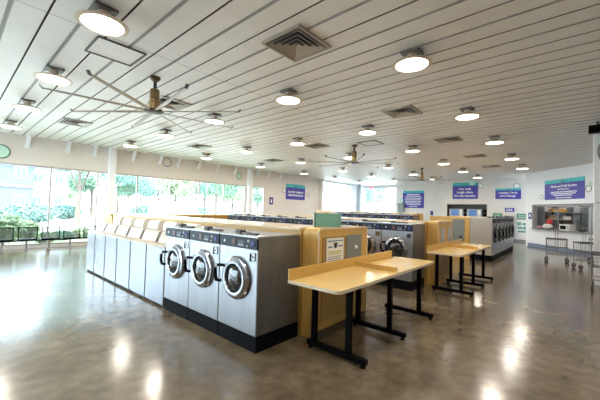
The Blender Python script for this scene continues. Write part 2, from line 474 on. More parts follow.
def fan(label, x, y, phase, first=[None]):
    if first[0] is None:
        t = thing('ceiling_fan', label, 'ceiling fan', (x, y, H-.001), phase, 'large eight-bladed ceiling fans')
        MB().lathe([(.001, 0), (.085, 0), (.085, -.03), (.05, -.07), (.001, -.07)], n=20).build('canopy', m_bronze, t, True)
        MB().lathe([(.028, -.06), (.028, -.20), (.04, -.21), (.04, -.24)], n=14).build('down_rod', m_dark, t, True)
        MB().lathe([(.05, -.20), (.075, -.22), (.08, -.37), (.068, -.38), (.068, -.40), (.085, -.41), (.085, -.56), (.001, -.565)], n=22).build('motor', m_brass, t, True)
        MB().lathe([(.001, -.565), (.15, -.57), (.16, -.60), (.10, -.615), (.001, -.615)], n=24).build('hub', m_dark, t, True)
        for k in range(8):
            a = 2*PI*k/8
            mb = MB()
            # aerofoil section swept from hub to tip
            prof = [(-.05, 0), (-.03, .014), (.01, .018), (.055, .004), (.01, -.006), (-.03, -.008)]
            A = []
            for rad, s_, tw in ((.13, .7, 10), (.5, .8, 8), (1.46, .62, 4)):
                ring = []
                for u, v in prof:
                    uu_, vv_ = u*s_*math.cos(R(tw)) - v*math.sin(R(tw)), u*s_*math.sin(R(tw)) + v*s_
                    ring.append(mb.bm.verts.new((rad*math.cos(a)-uu_*math.sin(a), rad*math.sin(a)+uu_*math.cos(a), -.595+vv_)))
                A.append(ring)
            n_ = len(prof)
            for P_, Q_ in zip(A, A[1:]):
                for i in range(n_): mb.bm.faces.new((P_[i], P_[(i+1) % n_], Q_[(i+1) % n_], Q_[i]))
            mb.bm.faces.new(A[0]); mb.bm.faces.new(A[-1][::-1])
            bl = mb.build('blade', m_blade, t, True)
            mb = MB()
            mb.bm.faces.ensure_lookup_table()
            tip = [(1.45, -.05, -.60), (1.49, -.05, -.60), (1.53, -.015, -.515), (1.53, .0, -.515), (1.50, .055, -.59), (1.45, .055, -.59)]
            pr = MB()
            pts = [(1.45, -.600), (1.475, -.600), (1.515, -.555), (1.505, -.552), (1.47, -.588), (1.45, -.588)]
            q = MB().prism(pts, 'y', -.022, .022)
            bmesh.ops.rotate(q.bm, verts=q.bm.verts, cent=(0, 0, 0), matrix=Matrix.Rotation(a, 3, 'Z'))
            q.build('winglet', m_dark, bl)
            mb.bm.free(); pr.bm.free()
        first[0] = t
    else:
        t = copy_tree(first[0]); t.location = (x, y, H-.001); t.rotation_euler = (0, 0, phase); t['label'] = label
    return t
fan('nearest large ceiling fan with brass motor and long pale blades', 2.3, 5.4, R(-8))
fan('middle ceiling fan with brass motor, hanging past the first', 8.95, 5.5, R(-3))
fan('farthest and smallest-looking ceiling fan, near the end walls', 15.4, 5.6, R(8))

# slanted white braces along the top of the window wall
us = [False]
bp = thing('ceiling_brace', 'x', 'brace', group='slanted white braces along the window wall')
MB().prism([(0, -.36), (-.06, -.36), (-.26, 0), (-.18, 0)], 'x', -.055, .055).build('brace_bar', m_wallw, bp)
MB().box(-.07, .07, -.012, 0, -.40, -.28).build('wall_plate', m_wallw, bp)
for k, x in enumerate([.4, 1.75, 2.85, 3.67, 5.05, 6.18, 7.0, 8.05, 9.1, 10.2, 11.75, 12.6, 13.6]):
    place(bp, us, (x, YW-.001, H-.001), 0, 'slanted white ceiling brace, %s from the left end of the window wall' % (ORD[k] if k < 12 else 'last'))

# ================================================================ WASHERS
def make_washer(m_ring=None, name='front_load_washer'):
    m_ring = m_ring or m_chrome
    t = thing(name, 'x', 'washing machine')
    W, D, HT = .70, .68, 1.24
    w2 = W/2-.004
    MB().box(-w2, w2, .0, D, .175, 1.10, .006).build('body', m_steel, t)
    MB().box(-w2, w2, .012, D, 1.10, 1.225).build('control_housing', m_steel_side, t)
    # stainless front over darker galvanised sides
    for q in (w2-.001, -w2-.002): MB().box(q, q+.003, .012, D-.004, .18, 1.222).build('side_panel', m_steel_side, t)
    MB().box(-w2, w2, .01, D, .0, .172).build('plinth', m_kick, t)
    p = MB().box(-w2+.004, w2-.004, -.012, .012, 1.10, 1.218, .005).build('control_panel', m_navy, t)
    MB().box(-.10, -.03, -.018, -.012, 1.125, 1.195).build('start_button_block', mat('brown_button', (.09, .035, .03), .4), p)
    MB().box(.02, .13, -.018, -.012, 1.135, 1.185).build('display', m_navy2, p)
    for k in range(4): MB().box(.025+k*.026, .043+k*.026, -.021, -.018, 1.125, 1.143).build('button', m_greydoor, p)
    MB().lathe([(.0001, -.02), (.030, -.02), (.030, -.012)], 'y', (.275, 0, 1.16), 18, 1).build('round_badge', m_blue, p)
    MB().lathe([(.0001, -.02), (.015, -.02), (.015, -.012)], 'y', (.20, 0, 1.185), 10).lathe([(.0001, -.02), (.012, -.02), (.012, -.012)], 'y', (.18, 0, 1.13), 10).build('knob', m_greydoor, p)
    MB().lathe([(.0001, -.018), (.014, -.018), (.014, -.012)], 'y', (-.24, 0, 1.16), 12).build('knob', m_steel, p)
    tp = MB().box(-w2, w2, -.008, D, 1.225, 1.243, .004).build('top_lid', m_steel, t)
    MB().box(-.17, .17, .13, .175, 1.243, 1.262, .004).build('dispenser_bar', m_dark, tp)
    MB().box(-.20, -.11, .11, .20, 1.243, 1.285, .008).build('dispenser_cap', m_dark, tp)
    MB().lathe([(.018, 1.243), (.018, 1.258), (.0001, 1.26)], 'z', (.02, .05, 0), 12).build('cap_screw', m_dark, tp)
    # door: chrome ring, dark bowl, handle
    c = (0, 0, .755)
    d = MB().lathe([(.245, .0), (.245, -.022), (.232, -.040), (.212, -.046), (.190, -.062), (.162, -.060), (.150, -.035), (.148, .0)], 'y', c, 40).build('door', m_ring, t, True)
    MB().lathe([(.150, -.038), (.135, -.052), (.128, -.046), (.128, -.02)], 'y', c, 36).build('door_seal', m_rubber, d, True)
    MB().lathe([(.128, -.03), (.12, -.045), (.08, -.064), (.0001, -.07)], 'y', c, 32).build('door_glass', m_bowl, d, True)
    mbh = MB().tube([(-.225, -.035, .87), (-.30, -.06, .865), (-.325, -.075, .82), (-.32, -.075, .74), (-.30, -.07, .69), (-.24, -.05, .69)], [.018, .019, .02, .021, .022, .018], 10)
    mbh.build('door_handle', m_blk, d, True)
    MB().box(.225, .237, -.012, 0, .965, 1.055).build('coin_slot', m_blk, t)
    MB().box(.247, .315, -.012, 0, .975, 1.065, .008).build('lock_plate', m_chrome, t)
    MB().lathe([(.0001, -.016), (.009, -.016), (.009, -.012)], 'y', (.281, 0, 1.02), 10).build('keyhole', m_blk, t)
    return t
ws = make_washer(); us = [False]
BX, BY = 2.24, 2.54
for k in range(3):
    place(ws, us, (BX, BY+.3535+.7065*k, 0), FACE_X, ['stainless front-load washer with black plinth, nearest, at the corner of the row',
          'middle stainless front-load washer of the three nearest ones', 'stainless front-load washer next to the top-load washers'][k], 'three nearest front-load washers')
# washers on the far side of the first bank (only their end shows)
for k in range(2):
    place(ws, us, (4.19, BY+.36+.71*k, 0), PI/2, ['washer behind the wooden end cabinet, only its grey edge showing', 'second washer behind the wooden end cabinet'][k], 'washers on the hidden side of the first bank')
B2X = 6.12
for k in range(9):
    place(ws, us, (B2X, 2.38+.34+.68*k, 0), FACE_X, 'steel front-load washer in the second bank, %s from its near end' % ORD[k], 'front-load washers of the second bank', (.96, 1, 1.065))
for k in range(2):
    place(ws, us, (8.22, 2.42+.36+.71*k, 0), PI/2, 'washer on the hidden side of the second bank, %s from its near end' % ORD[k], 'washers on the hidden side of the second bank', (1, 1, 1.06))
B3X = 10.9
for k in range(5):
    place(ws, us, (B3X, 4.25+.36+.70*k, 0), FACE_X, 'front-load washer in the third bank showing a dark control panel, %s from its near end' % ORD[k], 'front-load washers of the third bank', (1, 1, 1.18))
wt = make_washer(mat('black_door_ring', (.02, .02, .022), .4), 'large_washer'); ut = [False]
for k in range(6):
    place(wt, ut, (11.95+.39+.775*k, 2.0, 0), 0, 'tall large-capacity washer facing the aisle, %s from the left' % ORD[k], 'tall washers facing the service counter', (1.1, 1.0, 1.16))

def make_toploader():
    t = thing('top_load_washer', 'x', 'washing machine')
    w = .333-.004
    MB().box(-w, w, 0, .66, .035, .895, .006).build('body', mat('pale_steel', (.40, .42, .47), .26, .6, noise=(3, (.36, .38, .43), (1, 1, 1))), t)
    MB().box(-w+.01, w-.01, .03, .64, 0, .035).build('plinth', m_kick, t)
    MB().box(w-.010, w+.008, -.007, -.001, .03, .90).build('joint_strip', m_trimg, t)
    MB().box(-w, w, -.006, .66, .895, .93, .006).build('top_panel', m_cream, t)
    MB().prism([(.17, .93), (.235, 1.10), (.27, 1.12), (.34, 1.12), (.40, .93)], 'x', -w+.03, w-.03).build('lid', m_cream, t)
    MB().prism([(.165, .932), (.228, 1.10), (.222, 1.104), (.158, .936)], 'x', w-.034, w-.022).build('lid_gasket', m_dark, t)
    cns = MB().prism([(.46, .93), (.50, 1.20), (.54, 1.255), (.62, 1.255), (.62, .93)], 'x', -w+.18, w-.04).build('console', m_white, t)
    MB().box(-w+.30, w-.14, .488, .499, 1.06, 1.12).build('card_reader', m_navy2, cns)
    return t
tl = make_toploader(); us = [False]
for k in range(5):
    place(tl, us, (BX+.0, 4.663+.333+.666*k, 0), FACE_X, 'low cream-topped top-load washer, %s along from the front-load washers' % ORD[k], 'row of top-load washers')
place(tl, us, (BX+.0, 4.663+.666*5+.285, 0), FACE_X, 'low cream-topped top-load washer, last of its row by the window', 'row of top-load washers', (.85, 1, 1))
# ================================================================ BULKHEADS, END CABINETS
def rounded(x0, x1, z0, z1, r, left=True, right=True):
    pts = [(x0, z0)]
    if left: pts += [(x0+r-r*math.cos(a), z1-r+r*math.sin(a)) for a in [R(q) for q in range(0, 91, 15)]]
    else: pts += [(x0, z1)]
    if right: pts += [(x1-r+r*math.sin(a), z1-r+r*math.cos(a)) for a in [R(q) for q in range(0, 91, 15)]]
    else: pts += [(x1, z1)]
    pts += [(x1, z0)]
    return pts
# first bank
bk = thing('washer_bulkhead', 'long maple bulkhead with pale top running behind the nearest washers', 'bulkhead', (0, 0, 0))
MB().box(2.95, 3.50, 2.56, 9.15, 0, 1.29).build('bulkhead_wall', m_woodv, bk)
MB().box(2.93, 3.53, 2.56, 9.15, 1.29, 1.325, .004).build('counter_top', m_top, bk)
ec = thing('end_cabinet', 'maple end cabinet with posted notice and grey panel, behind the near folding table', 'cabinet', (0, 0, 0), group='maple cabinets closing the washer banks')
MB().prism(rounded(2.97, 4.14, 0, 1.325, .06), 'y', 2.30, 2.535).build('cabinet_body', m_woodv, ec)
edg = rounded(2.965, 4.145, 0, 1.331, .062); inn = rounded(2.985, 4.125, 0, 1.31, .05)[::-1]
mbx = MB(); A = [mbx.bm.verts.new((p[0], 2.288, p[1])) for p in edg]; B = [mbx.bm.verts.new((p[0], 2.288, p[1])) for p in inn[::-1]]
A2 = [mbx.bm.verts.new((p[0], 2.299, p[1])) for p in edg]; B2 = [mbx.bm.verts.new((p[0], 2.299, p[1])) for p in inn[::-1]]
for i in range(len(A)-1):
    mbx.bm.faces.new((A[i], A[i+1], B[i+1], B[i])); mbx.bm.faces.new((A[i], A2[i], A2[i+1], A[i+1])); mbx.bm.faces.new((B[i], B[i+1], B2[i+1], B2[i]))
mbx.build('edge_band', m_edge, ec)
MB().box(3.055, 3.085, 2.280, 2.299, .66, 1.22).box(3.085, 3.52, 2.288, 2.299, 1.205, 1.22).box(3.505, 3.52, 2.28, 2.299, .66, 1.205).build('notice_frame', mat('darker_maple', (.42, .26, .11), .4), ec)
gp = MB().box(3.575, 3.96, 2.282, 2.299, .72, 1.225, .004).build('locker_door', m_greypanel, ec)
MB().lathe([(.0001, 2.262), (.022, 2.262), (.025, 2.282)], 'y', (3.80, 0, 1.05), 14).build('lock_knob', m_paper, gp)
dp = MB().box(3.055, 3.60, 2.290, 2.299, .19, .60).build('lower_panel', mat('lower_maple', (.54, .34, .12), .4, noise=(7, (.48, .29, .09), (5, 5, .3))), ec)
dp2 = MB().box(3.66, 4.06, 2.290, 2.299, .19, .60).build('lower_panel', MATS['lower_maple'], ec)
MB().box(3.0, 4.12, 2.293, 2.299, .0, .10).build('plinth', mat('dark_wood', (.10, .07, .04), .5), ec)
# posted notice
nt_ = thing('posted_notice', 'white notice with a dark emblem and green text on the near end cabinet', 'notice', (3.305, 2.279, 1.05))
MB().box(-.19, .19, 0, .004, -.20, .15).build('sheet', m_paper, nt_)
MB().box(-.17, .17, -.002, -.0005, .105, .12).box(-.16, -.07, -.002, -.0005, .03, .05).box(.06, .16, -.002, -.0005, .035, .055).build('heading', mat('blue_ink', (.15, .25, .35), .6), nt_)
MB().lathe([(.0001, -.003), (.035, -.003), (.035, -.0005)], 'y', (0, 0, .055), 12).prism([(-.05, .07), (-.03, .095), (0, .07)], 'y', -.003, -.0005).prism([(.05, .07), (.03, .095), (0, .07)], 'y', -.003, -.0005).build('emblem', m_ink, nt_)
MB().box(-.15, .15, -.002, -.0005, -.03, -.015).box(-.15, .10, -.002, -.0005, -.055, -.043).build('green_line', m_yellow, nt_)
for k in range(4): MB().box(-.15, .15-.03*(k % 2), -.002, -.0005, -.09-.025*k, -.08-.025*k).build('text_line', mat('grey_ink', (.3, .32, .33), .6), nt_)

# teal tub on the near end cabinet
tb = thing('plastic_tub', 'teal plastic tub with pale rim standing on the near end cabinet', 'tub', (3.42, 2.50, 1.326), R(-48))
mb = MB()
pr = [(-.185, -.05), (.185, -.05), (.185, .05), (-.185, .05)]
lo = [mb.bm.verts.new((p[0]*.97, p[1]*.9, 0)) for p in pr]; hi = [mb.bm.verts.new((p[0], p[1], .185)) for p in pr]
hi2 = [mb.bm.verts.new((p[0]-.012*(1 if p[0] > 0 else -1), p[1]-.012*(1 if p[1] > 0 else -1), .185)) for p in pr]; lo2 = [mb.bm.verts.new((p[0]*.92, p[1]*.8, .01)) for p in pr]
mb.bm.faces.new(lo[::-1]); mb.bm.faces.new(lo2)
for i in range(4):
    j = (i+1) % 4
    mb.bm.faces.new((lo[i], lo[j], hi[j], hi[i])); mb.bm.faces.new((hi[i], hi[j], hi2[j], hi2[i])); mb.bm.faces.new((hi2[i], hi2[j], lo2[j], lo2[i]))
bmesh.ops.bevel(mb.bm, geom=[e for e in mb.bm.edges if abs(e.verts[0].co.z-e.verts[1].co.z) > .1], offset=.02, segments=3, affect='EDGES')
mb.build('tub_body', m_tealbin, tb)
MB().box(-.192, -.180, -.053, .053, .0, .19, .004).build('pale_end', m_tealrim, tb)
for a_, b_ in ((-.15, -.04), (.02, .14)): MB().box(a_, b_, -.056, -.046, .178, .192, .004).build('rim_grip', m_tealrim, tb)
tag(MB().box(3.66, 3.80, 2.37, 2.45, 1.3255, 1.345, .006).build('folded_cloth', m_cloth), 'small folded white cloth beside the teal tub', 'cloth')

# second bank
bk = thing('washer_bulkhead', 'maple bulkhead with pale top behind the second bank of washers', 'bulkhead')
MB().box(B2X+.70, 7.50, 2.42, 8.9, 0, 1.33).build('bulkhead_wall', m_woodv, bk)
MB().box(B2X+.68, 7.53, 2.42, 8.9, 1.33, 1.365, .004).build('counter_top', m_top, bk)
ec = thing('end_cabinet', 'maple end cabinet with two narrow grey doors at the second washer bank', 'cabinet', group='maple cabinets closing the washer banks')
MB().prism(rounded(6.98, 8.02, 0, 1.375, .05), 'y', 2.18, 2.40).build('cabinet_body', m_woodv, ec)
MB().box(6.965, 6.985, 2.172, 2.179, 0, 1.34).box(6.985, 7.97, 2.172, 2.179, 1.36, 1.375).build('edge_band', m_edge, ec)
for a in (7.16, 7.68):
    d = MB().box(a, a+.24, 2.162, 2.179, .64, 1.22, .004).build('locker_door', m_greydoor, ec)
    MB().box(a+.10, a+.14, 2.155, 2.162, .9, .98).build('latch', m_dark, d)
MB().box(7.06, 7.55, 2.171, 2.179, .19, .60).build('lower_panel', MATS['lower_maple'], ec)
MB().box(7.60, 7.97, 2.171, 2.179, .19, .60).build('lower_panel', MATS['lower_maple'], ec)
# third and fourth banks
bk = thing('washer_bulkhead', 'maple bulkhead behind the third bank of washers', 'bulkhead')
MB().box(B3X+.70, 12.3, 4.4, 9.15, 0, 1.50).build('bulkhead_wall', m_woodv, bk)
MB().box(B3X+.69, 12.33, 4.4, 9.15, 1.50, 1.535).build('counter_top', m_top, bk)
ec = thing('end_cabinet', 'tall maple end cabinet with a grey panel behind the far folding table', 'cabinet', group='maple cabinets closing the washer banks')
MB().box(12.0, 16.9, 2.70, 4.05, 0, 1.44).build('cabinet_body', m_woodv, ec)
MB().box(11.985, 11.999, 2.70, 4.05, 1.40, 1.445).build('edge_band', m_wood, ec)
d = MB().box(11.985, 11.999, 2.86, 3.25, .60, 1.36).build('locker_door', m_greypanel, ec)
MB().box(11.975, 11.985, 2.93, 3.02, .72, .77).build('latch', m_blk, d)
sp = MB().box(11.938, 11.947, 2.02, 2.67, .20, 1.43)
tag(sp.build('machine_end_panel', m_beige_side), 'beige-grey end panel closing the row of tall washers', 'panel')

# cross counter near the window
cc = thing('cross_counter', 'long maple counter crossing behind the washer banks near the windows', 'counter')
MB().box(2.95, 11.8, 9.22, 9.75, 0, 1.24).build('counter_body', m_woodv, cc)
MB().box(2.90, 11.82, 9.18, 9.80, 1.24, 1.29, .004).build('counter_top', m_wood, cc)

# ================================================================ FOLDING TABLES
def make_table(label, dx, dy, ends=None):
    t = thing('folding_table', label, 'table', (dx, dy, 0), group='maple laundry folding tables')
    x0, x1, y0, y1, z = 2.43, 5.07, 1.62, 2.272, .80
    r = .07
    pts = [(x0, y1)] + [(x0+r-r*math.cos(R(a)), y0+r-r*math.sin(R(a))) for a in range(0, 91, 15)] + \
          [(x1-r+r*math.sin(R(a)), y0+r-r*math.cos(R(a))) for a in range(0, 91, 15)] + [(x1, y1)]
    tp = MB().prism(pts, 'z', z-.032, z).build('table_top', m_edge, t)
    pts2 = [(x0+.004, y1-.004)] + [(p[0]+(.004 if p[0] < 4 else -.004), p[1]+.004) for p in pts[1:-1]] + [(x1-.004, y1-.004)]
    MB().prism(pts2, 'z', z, z+.0015).build('laminate_surface', m_table, tp)
    MB().box(x0, x1-.17, y1-.022, y1, z+.0016, z+.115, .003).build('back_rail', m_wood, t)
    MB().box(3.74, 3.762, y0+.03, y1-.022, z+.0016, z+.06, .003).build('divider', m_wood, t)
    for x in (2.80, 3.75, 4.74):
        lg = MB().box(x-.03, x+.03, 1.53, 2.275, .03, .085, .006).build('foot_beam', m_blk, t)
        for y in (1.74, 2.19): MB().box(x-.028, x+.028, y-.028, y+.028, .085, .75, .004).build('leg', m_blk, t)
        MB().box(x-.03, x+.03, 1.70, 2.26, .75, .767).build('top_bracket', m_blk, t)
        for y in (1.57, 2.24):
            MB().lathe([(.028, 0), (.03, .012), (.01, .016), (.01, .03)], 'z', (x, y, 0), 12).build('levelling_foot', m_blk, lg)
    return t
make_table('nearest maple folding table with low back rail and black steel legs', 0, 0)
make_table('farther maple folding table in front of the second bank of washers', 3.79, -.122)

# ================================================================ BENCHES BY THE WINDOW
us = [False]
bn = thing('mesh_bench_seat', 'x', 'bench seat', group='black mesh seats along the window')
MB().box(-.245, .245, -.012, .012, .72, .75).box(-.245, .245, -.012, .012, .33, .37).box(-.245, -.215, -.012, .012, .37, .72).box(.215, .245, -.012, .012, .37, .72).build('back_frame', m_blk, bn)
mb = MB()
for k in range(1, 17): mb.box(-.215+.43*k/17-.005, -.215+.43*k/17+.005, -.003, .003, .37, .72)
for k in range(1, 12): mb.box(-.215, .215, -.003, .003, .37+.35*k/12-.0045, .37+.35*k/12+.0045)
mb.build('mesh_back', m_dark, bn)
MB().box(-.245, .245, -.37, -.013, .335, .352).build('seat', m_dark, bn) if False else MB().box(-.245, .245, .013, .37, .335, .352).build('seat', m_dark, bn)
MB().box(-.025, .025, .16, .20, .02, .335).box(-.035, .035, .02, .34, .0, .02).build('leg', m_wire, bn)
for k in range(8):
    place(bn, us, (-.53+.583*k, 13.12, 0), 0, 'black mesh bench seat under the left window, %s from the left end' % ORD[k])
tag(MB().box(-.80, 3.85, 13.137, 13.165, .295, .328).build('bench_rail', m_blk), 'long black rail joining the mesh bench seats', 'rail')

# ================================================================ SIGNS AND DECALS
def dashes(parent, rows, m, name='text_line'):
    for z, x0, x1, h in rows:
        mb = MB(); x = x0
        while x < x1-.02:
            l_ = min(random.uniform(.05, .14), x1-x)
            mb.box(x, x+l_, -.026, -.0205, z-h/2, z+h/2); x += l_+.025
        mb.build(name, m, parent)
def sign(label, loc, rotz, w, h, band, lines, extra=None):
    t = thing('wall_sign', label, 'sign', loc, rotz)
    MB().box(-w/2, w/2, -.02, 0, -h/2, h/2-band).build('sign_board', m_purple, t)
    if band: MB().box(-w/2, w/2, -.02, 0, h/2-band, h/2).build('teal_band', m_teal, t)
    if band: MB().torus(band*.42, band*.07, 'y', (0, -.022, h/2-band*.85), 20, 6).build('ring_emblem', m_navy2, t)
    for s, size, z in lines: text(s, size, m_letters, t, 0, -.022, z)
    if extra: dashes(t, extra, m_letters)
    return t
RX = FACE_X
sign('indigo and teal wall sign reading Laundry today or naked tomorrow', (15.15, YW-.002, 2.68), 0, 1.85, 1.0, .22, [('Laundry today or', .21, .0), ('naked tomorrow', .21, -.21)])
sign('tall indigo sign of small white text on the far end wall', (XR-.002, 9.37, 2.58), RX, 1.66, 1.34, .18, [('Live Fresh', .16, .38)] if False else [],
     [(.36, -.5, .5, .10), (.20, -.66, .62, .055), (.08, -.6, .66, .055), (-.04, -.68, .6, .055), (-.16, -.62, .64, .055), (-.28, -.66, .55, .055), (-.40, -.5, .6, .055), (-.54, -.3, .35, .05)])
sign('indigo sign reading Live well Laugh often Do the laundry above the niche', (XS-.002, 5.32, 3.06), RX, 1.50, 1.06, .20, [('Live well,', .20, .12), ('Laugh often,', .20, -.10), ('Do the laundry.', .20, -.33)])
sign('indigo sign reading Loyalty Cards and Change', (XS-.002, 2.97, 2.84), RX, 1.30, .64, .12, [('Loyalty Cards', .17, .06), ('and Change', .17, -.13)])
tiny = thing('wall_sign', 'small indigo sign below the loyalty cards sign', 'sign', (XS-.002, 2.88, 1.87), RX)
MB().box(-.24, .24, -.02, 0, -.12, .12).build('sign_board', m_purple, tiny); dashes(tiny, [(.04, -.16, .16, .04), (-.04, -.18, .18, .04)], m_letters)
for k, (yc, lb) in enumerate(((3.50, 'left'), (2.28, 'right'))):
    t = thing('wall_sign', 'small green sign on the %s side of the change machine' % lb, 'sign', (XS-.002, yc, 1.49), RX)
    MB().box(-.245, .245, -.02, 0, -.16, .16).build('sign_board', m_green, t); dashes(t, [(.05, -.16, .16, .04), (-.05, -.18, .18, .04)], m_letters)
t = thing('wall_poster', 'green and white picture poster under the right green sign', 'poster', (XS-.002, 2.28, .87), RX)
MB().box(-.26, .26, -.015, 0, -.37, .37).build('sheet', m_paper, t)
mb = MB()
for a, b, c_, d_ in [(-.22, -.02, .1, .28), (.03, .2, .12, .25), (-.2, .05, -.12, .02), (.08, .22, -.15, .05), (-.2, .2, -.32, -.2)]: mb.box(a, b, -.019, -.0155, c_, d_)
mb.build('picture_patch', mat('soft_green', (.16, .34, .27), .5), t)
# service desk sign
def onD(s, z, y=-.002):
    return (DL[0]+s*math.cos(TH)-y*math.sin(TH), DL[1]+s*math.sin(TH)+y*math.cos(TH), z)
sign('large indigo and teal sign reading Wash and Fold Service above the counter', onD(2.24, 2.79), TH, 2.16, .92, .17, [('Wash and Fold Service', .155, .14), ('Same Day Service', .09, .0)],
     [(-.12, -.72, .74, .045), (-.20, -.66, .66, .045), (-.28, -.5, .5, .045), (-.39, -.4, .44, .04)])
t = thing('wall_sign', 'small blue and white square sign left of the service opening', 'sign', onD(.16, 1.55), TH)
MB().box(-.11, .11, -.015, 0, -.16, .16).build('sign_board', m_blue, t); MB().box(-.05, .05, -.02, -.0155, -.06, .08).build('white_symbol', m_letters, t)
t = thing('wall_sign', 'small dark blue sign right of the narrow window', 'sign', (12.97, YW-.002, 2.02), 0)
MB().box(-.15, .15, -.015, 0, -.22, .22).build('sign_board', m_blue, t); MB().box(-.05, .05, -.02, -.0155, -.12, .10).build('white_symbol', m_letters, t)
t = thing('wall_sign', 'tiny dark blue sign low on the far end wall', 'sign', (XR-.002, 7.95, 1.55), RX)
MB().box(-.1, .1, -.015, 0, -.16, .16).build('sign_board', m_blue, t)
# EXIT sign
t = thing('exit_sign', 'red EXIT sign above the glass entrance', 'exit sign', (XR-.05, 12.95, 3.68-.13), RX)
MB().box(-.22, .22, -.04, .03, -.12, .12, .01).build('sign_box', m_wallw, t); text('EXIT', .2, m_exit, t, 0, -.045, 0, depth=.003)

m_bub = mat('bubble_white', (.85, .88, .86), .4); m_bub2 = mat('bubble_mint', (.55, .80, .68), .4)
def bubble(label, loc, rotz, r, dark, fill):
    t = thing('bubble_decal', label, 'wall decal', loc, rotz, group='round bubble decals on the walls')
    MB().torus(r, r*.10, 'y', (0, -.012, 0), 28, 6).build('ring', dark, t, True)
    MB().lathe([(.0001, -.010), (r, -.010), (r, 0)], 'y', (0, 0, 0), 28).build('disc', fill, t)
m_ring = mat('ring_grey', (.18, .22, .24), .4)
m_ringg = mat('ring_green', (.10, .22, .16), .4)
Y0 = YW-.002
for a in [('green-ringed bubble decal high at the far left of the window wall', (1.12, Y0, 3.14), 0, .21, m_ringg, m_bub2),
          ('dark-ringed bubble decal near the ceiling above the second window', (6.5, Y0, 3.50), 0, .19, m_ring, m_wall),
          ('mint bubble decal above the right end of the long window', (10.52, Y0, 3.28), 0, .16, m_ringg, m_bub2),
          ('small pale bubble decal right of the white column', (13.55, Y0, 3.24), 0, .12, m_bub, m_wall),
          ('bubble decal touching the left edge of the laundry today sign', (14.05, Y0, 2.72), 0, .15, m_ring, m_bub),
          ('bubble decal right of the laundry today sign', (16.45, Y0, 2.55), 0, .15, m_ring, m_wall),
          ('thin bubble decal high near the corner pier', (17.2, Y0, 3.05), 0, .2, m_bub, m_wall),
          ('dark clock-like bubble decal on the far end wall', (XR-.002, 10.30-.1, 3.20), RX, .17, m_ring, m_bub),
          ('mint bubble decal left of the tall text sign', (XR-.002, 10.35-.1, 2.60-.1), RX, .17, m_ringg, m_bub2),
          ('pale bubble decal right of the tall text sign', (XR-.002, 7.3, 2.9), RX, .2, m_bub, m_wall),
          ('mint bubble decal on the top edge of the live well sign', (XS-.03, 4.90, 3.62-.05), RX, .16, m_bub2, m_bub2),
          ('ringed bubble decal beside the top right of the live well sign', (XS-.002, 4.42, 3.36), RX, .14, m_ring, m_bub),
          ('small bubble decal high between the two indigo signs', (XS-.002, 3.45, 3.52), RX, .09, m_ring, m_bub),
          ('pale ringed bubble decal over the loyalty cards sign', (XS-.002, 2.53, 3.30), RX, .16, m_ring, m_bub),
          ('ringed bubble decal left of the wash and fold sign', onD(.95, 2.48), TH, .10, m_ring, m_bub),
          ('ringed bubble decal right of the wash and fold sign', onD(3.50, 2.72), TH, .13, m_ring, m_bub),
          ('small mint bubble decal top right of the wash and fold sign', onD(3.62, 2.90), TH, .10, m_bub2, m_bub2)]:
    bubble(*a)

# niche machines
def kiosk(y, label):
    t = thing('vending_kiosk', label, 'kiosk', (XS+.12, y, NZ0+.001), RX, 'machines in the wall niche')
    MB().box(-.43, .43, 0, .55, 0, .93, .01).build('kiosk_body', m_greydoor, t)
    MB().box(-.30, .12, -.012, 0, .50, .88).build('screen', m_screen, t)
    MB().box(.20, .36, -.012, 0, .45, .86).build('keypad_plate', m_white, t)
    MB().box(-.34, .36, -.012, 0, .08, .30).build('tray_slot', m_dark, t)
kiosk(5.87, 'left blue-screened kiosk in the dark wall niche'); kiosk(4.80, 'right blue-screened kiosk in the dark wall niche')
for y, s in ((5.33, 'between the two kiosks'), (4.22, 'at the right end of the niche')):
    t = thing('loudspeaker', 'black loudspeaker '+s, 'speaker', (XS+.15, y, NZ0+.001), RX)
    MB().box(-.09, .09, 0, .3, 0, .92, .008).build('speaker_box', m_blk, t); MB().lathe([(.0001, -.01), (.06, -.01), (.065, 0)], 'y', (0, 0, .68), 16).build('cone', m_dark, t)
# change machine standing against the sign wall
t = thing('change_machine', 'grey change machine standing between the green signs', 'vending machine', (XS-.40, 2.88, 0), RX)
MB().box(-.2, .2, 0, .39, 0, 1.52, .01).build('cabinet_body', m_greypanel, t)
MB().box(-.15, .15, -.012, 0, 1.15, 1.42).build('display_panel', m_white, t)
MB().box(-.13, .13, -.012, 0, .45, .7).build('coin_tray', m_blk, t); MB().box(-.12, .05, -.02, -.012, .85, 1.05).build('keypad', m_navy2, t)
# grey cabinet on far wall
t = thing('wall_cabinet', 'tall narrow grey cabinet against the far end wall', 'cabinet', (XR-.26, 10.28, 0), RX)
MB().box(-.22, .22, 0, .25, 0, 2.28, .01).build('cabinet_body', m_greypanel, t); MB().box(.12, .15, -.02, 0, 1.1, 1.3).build('handle', m_dark, t)

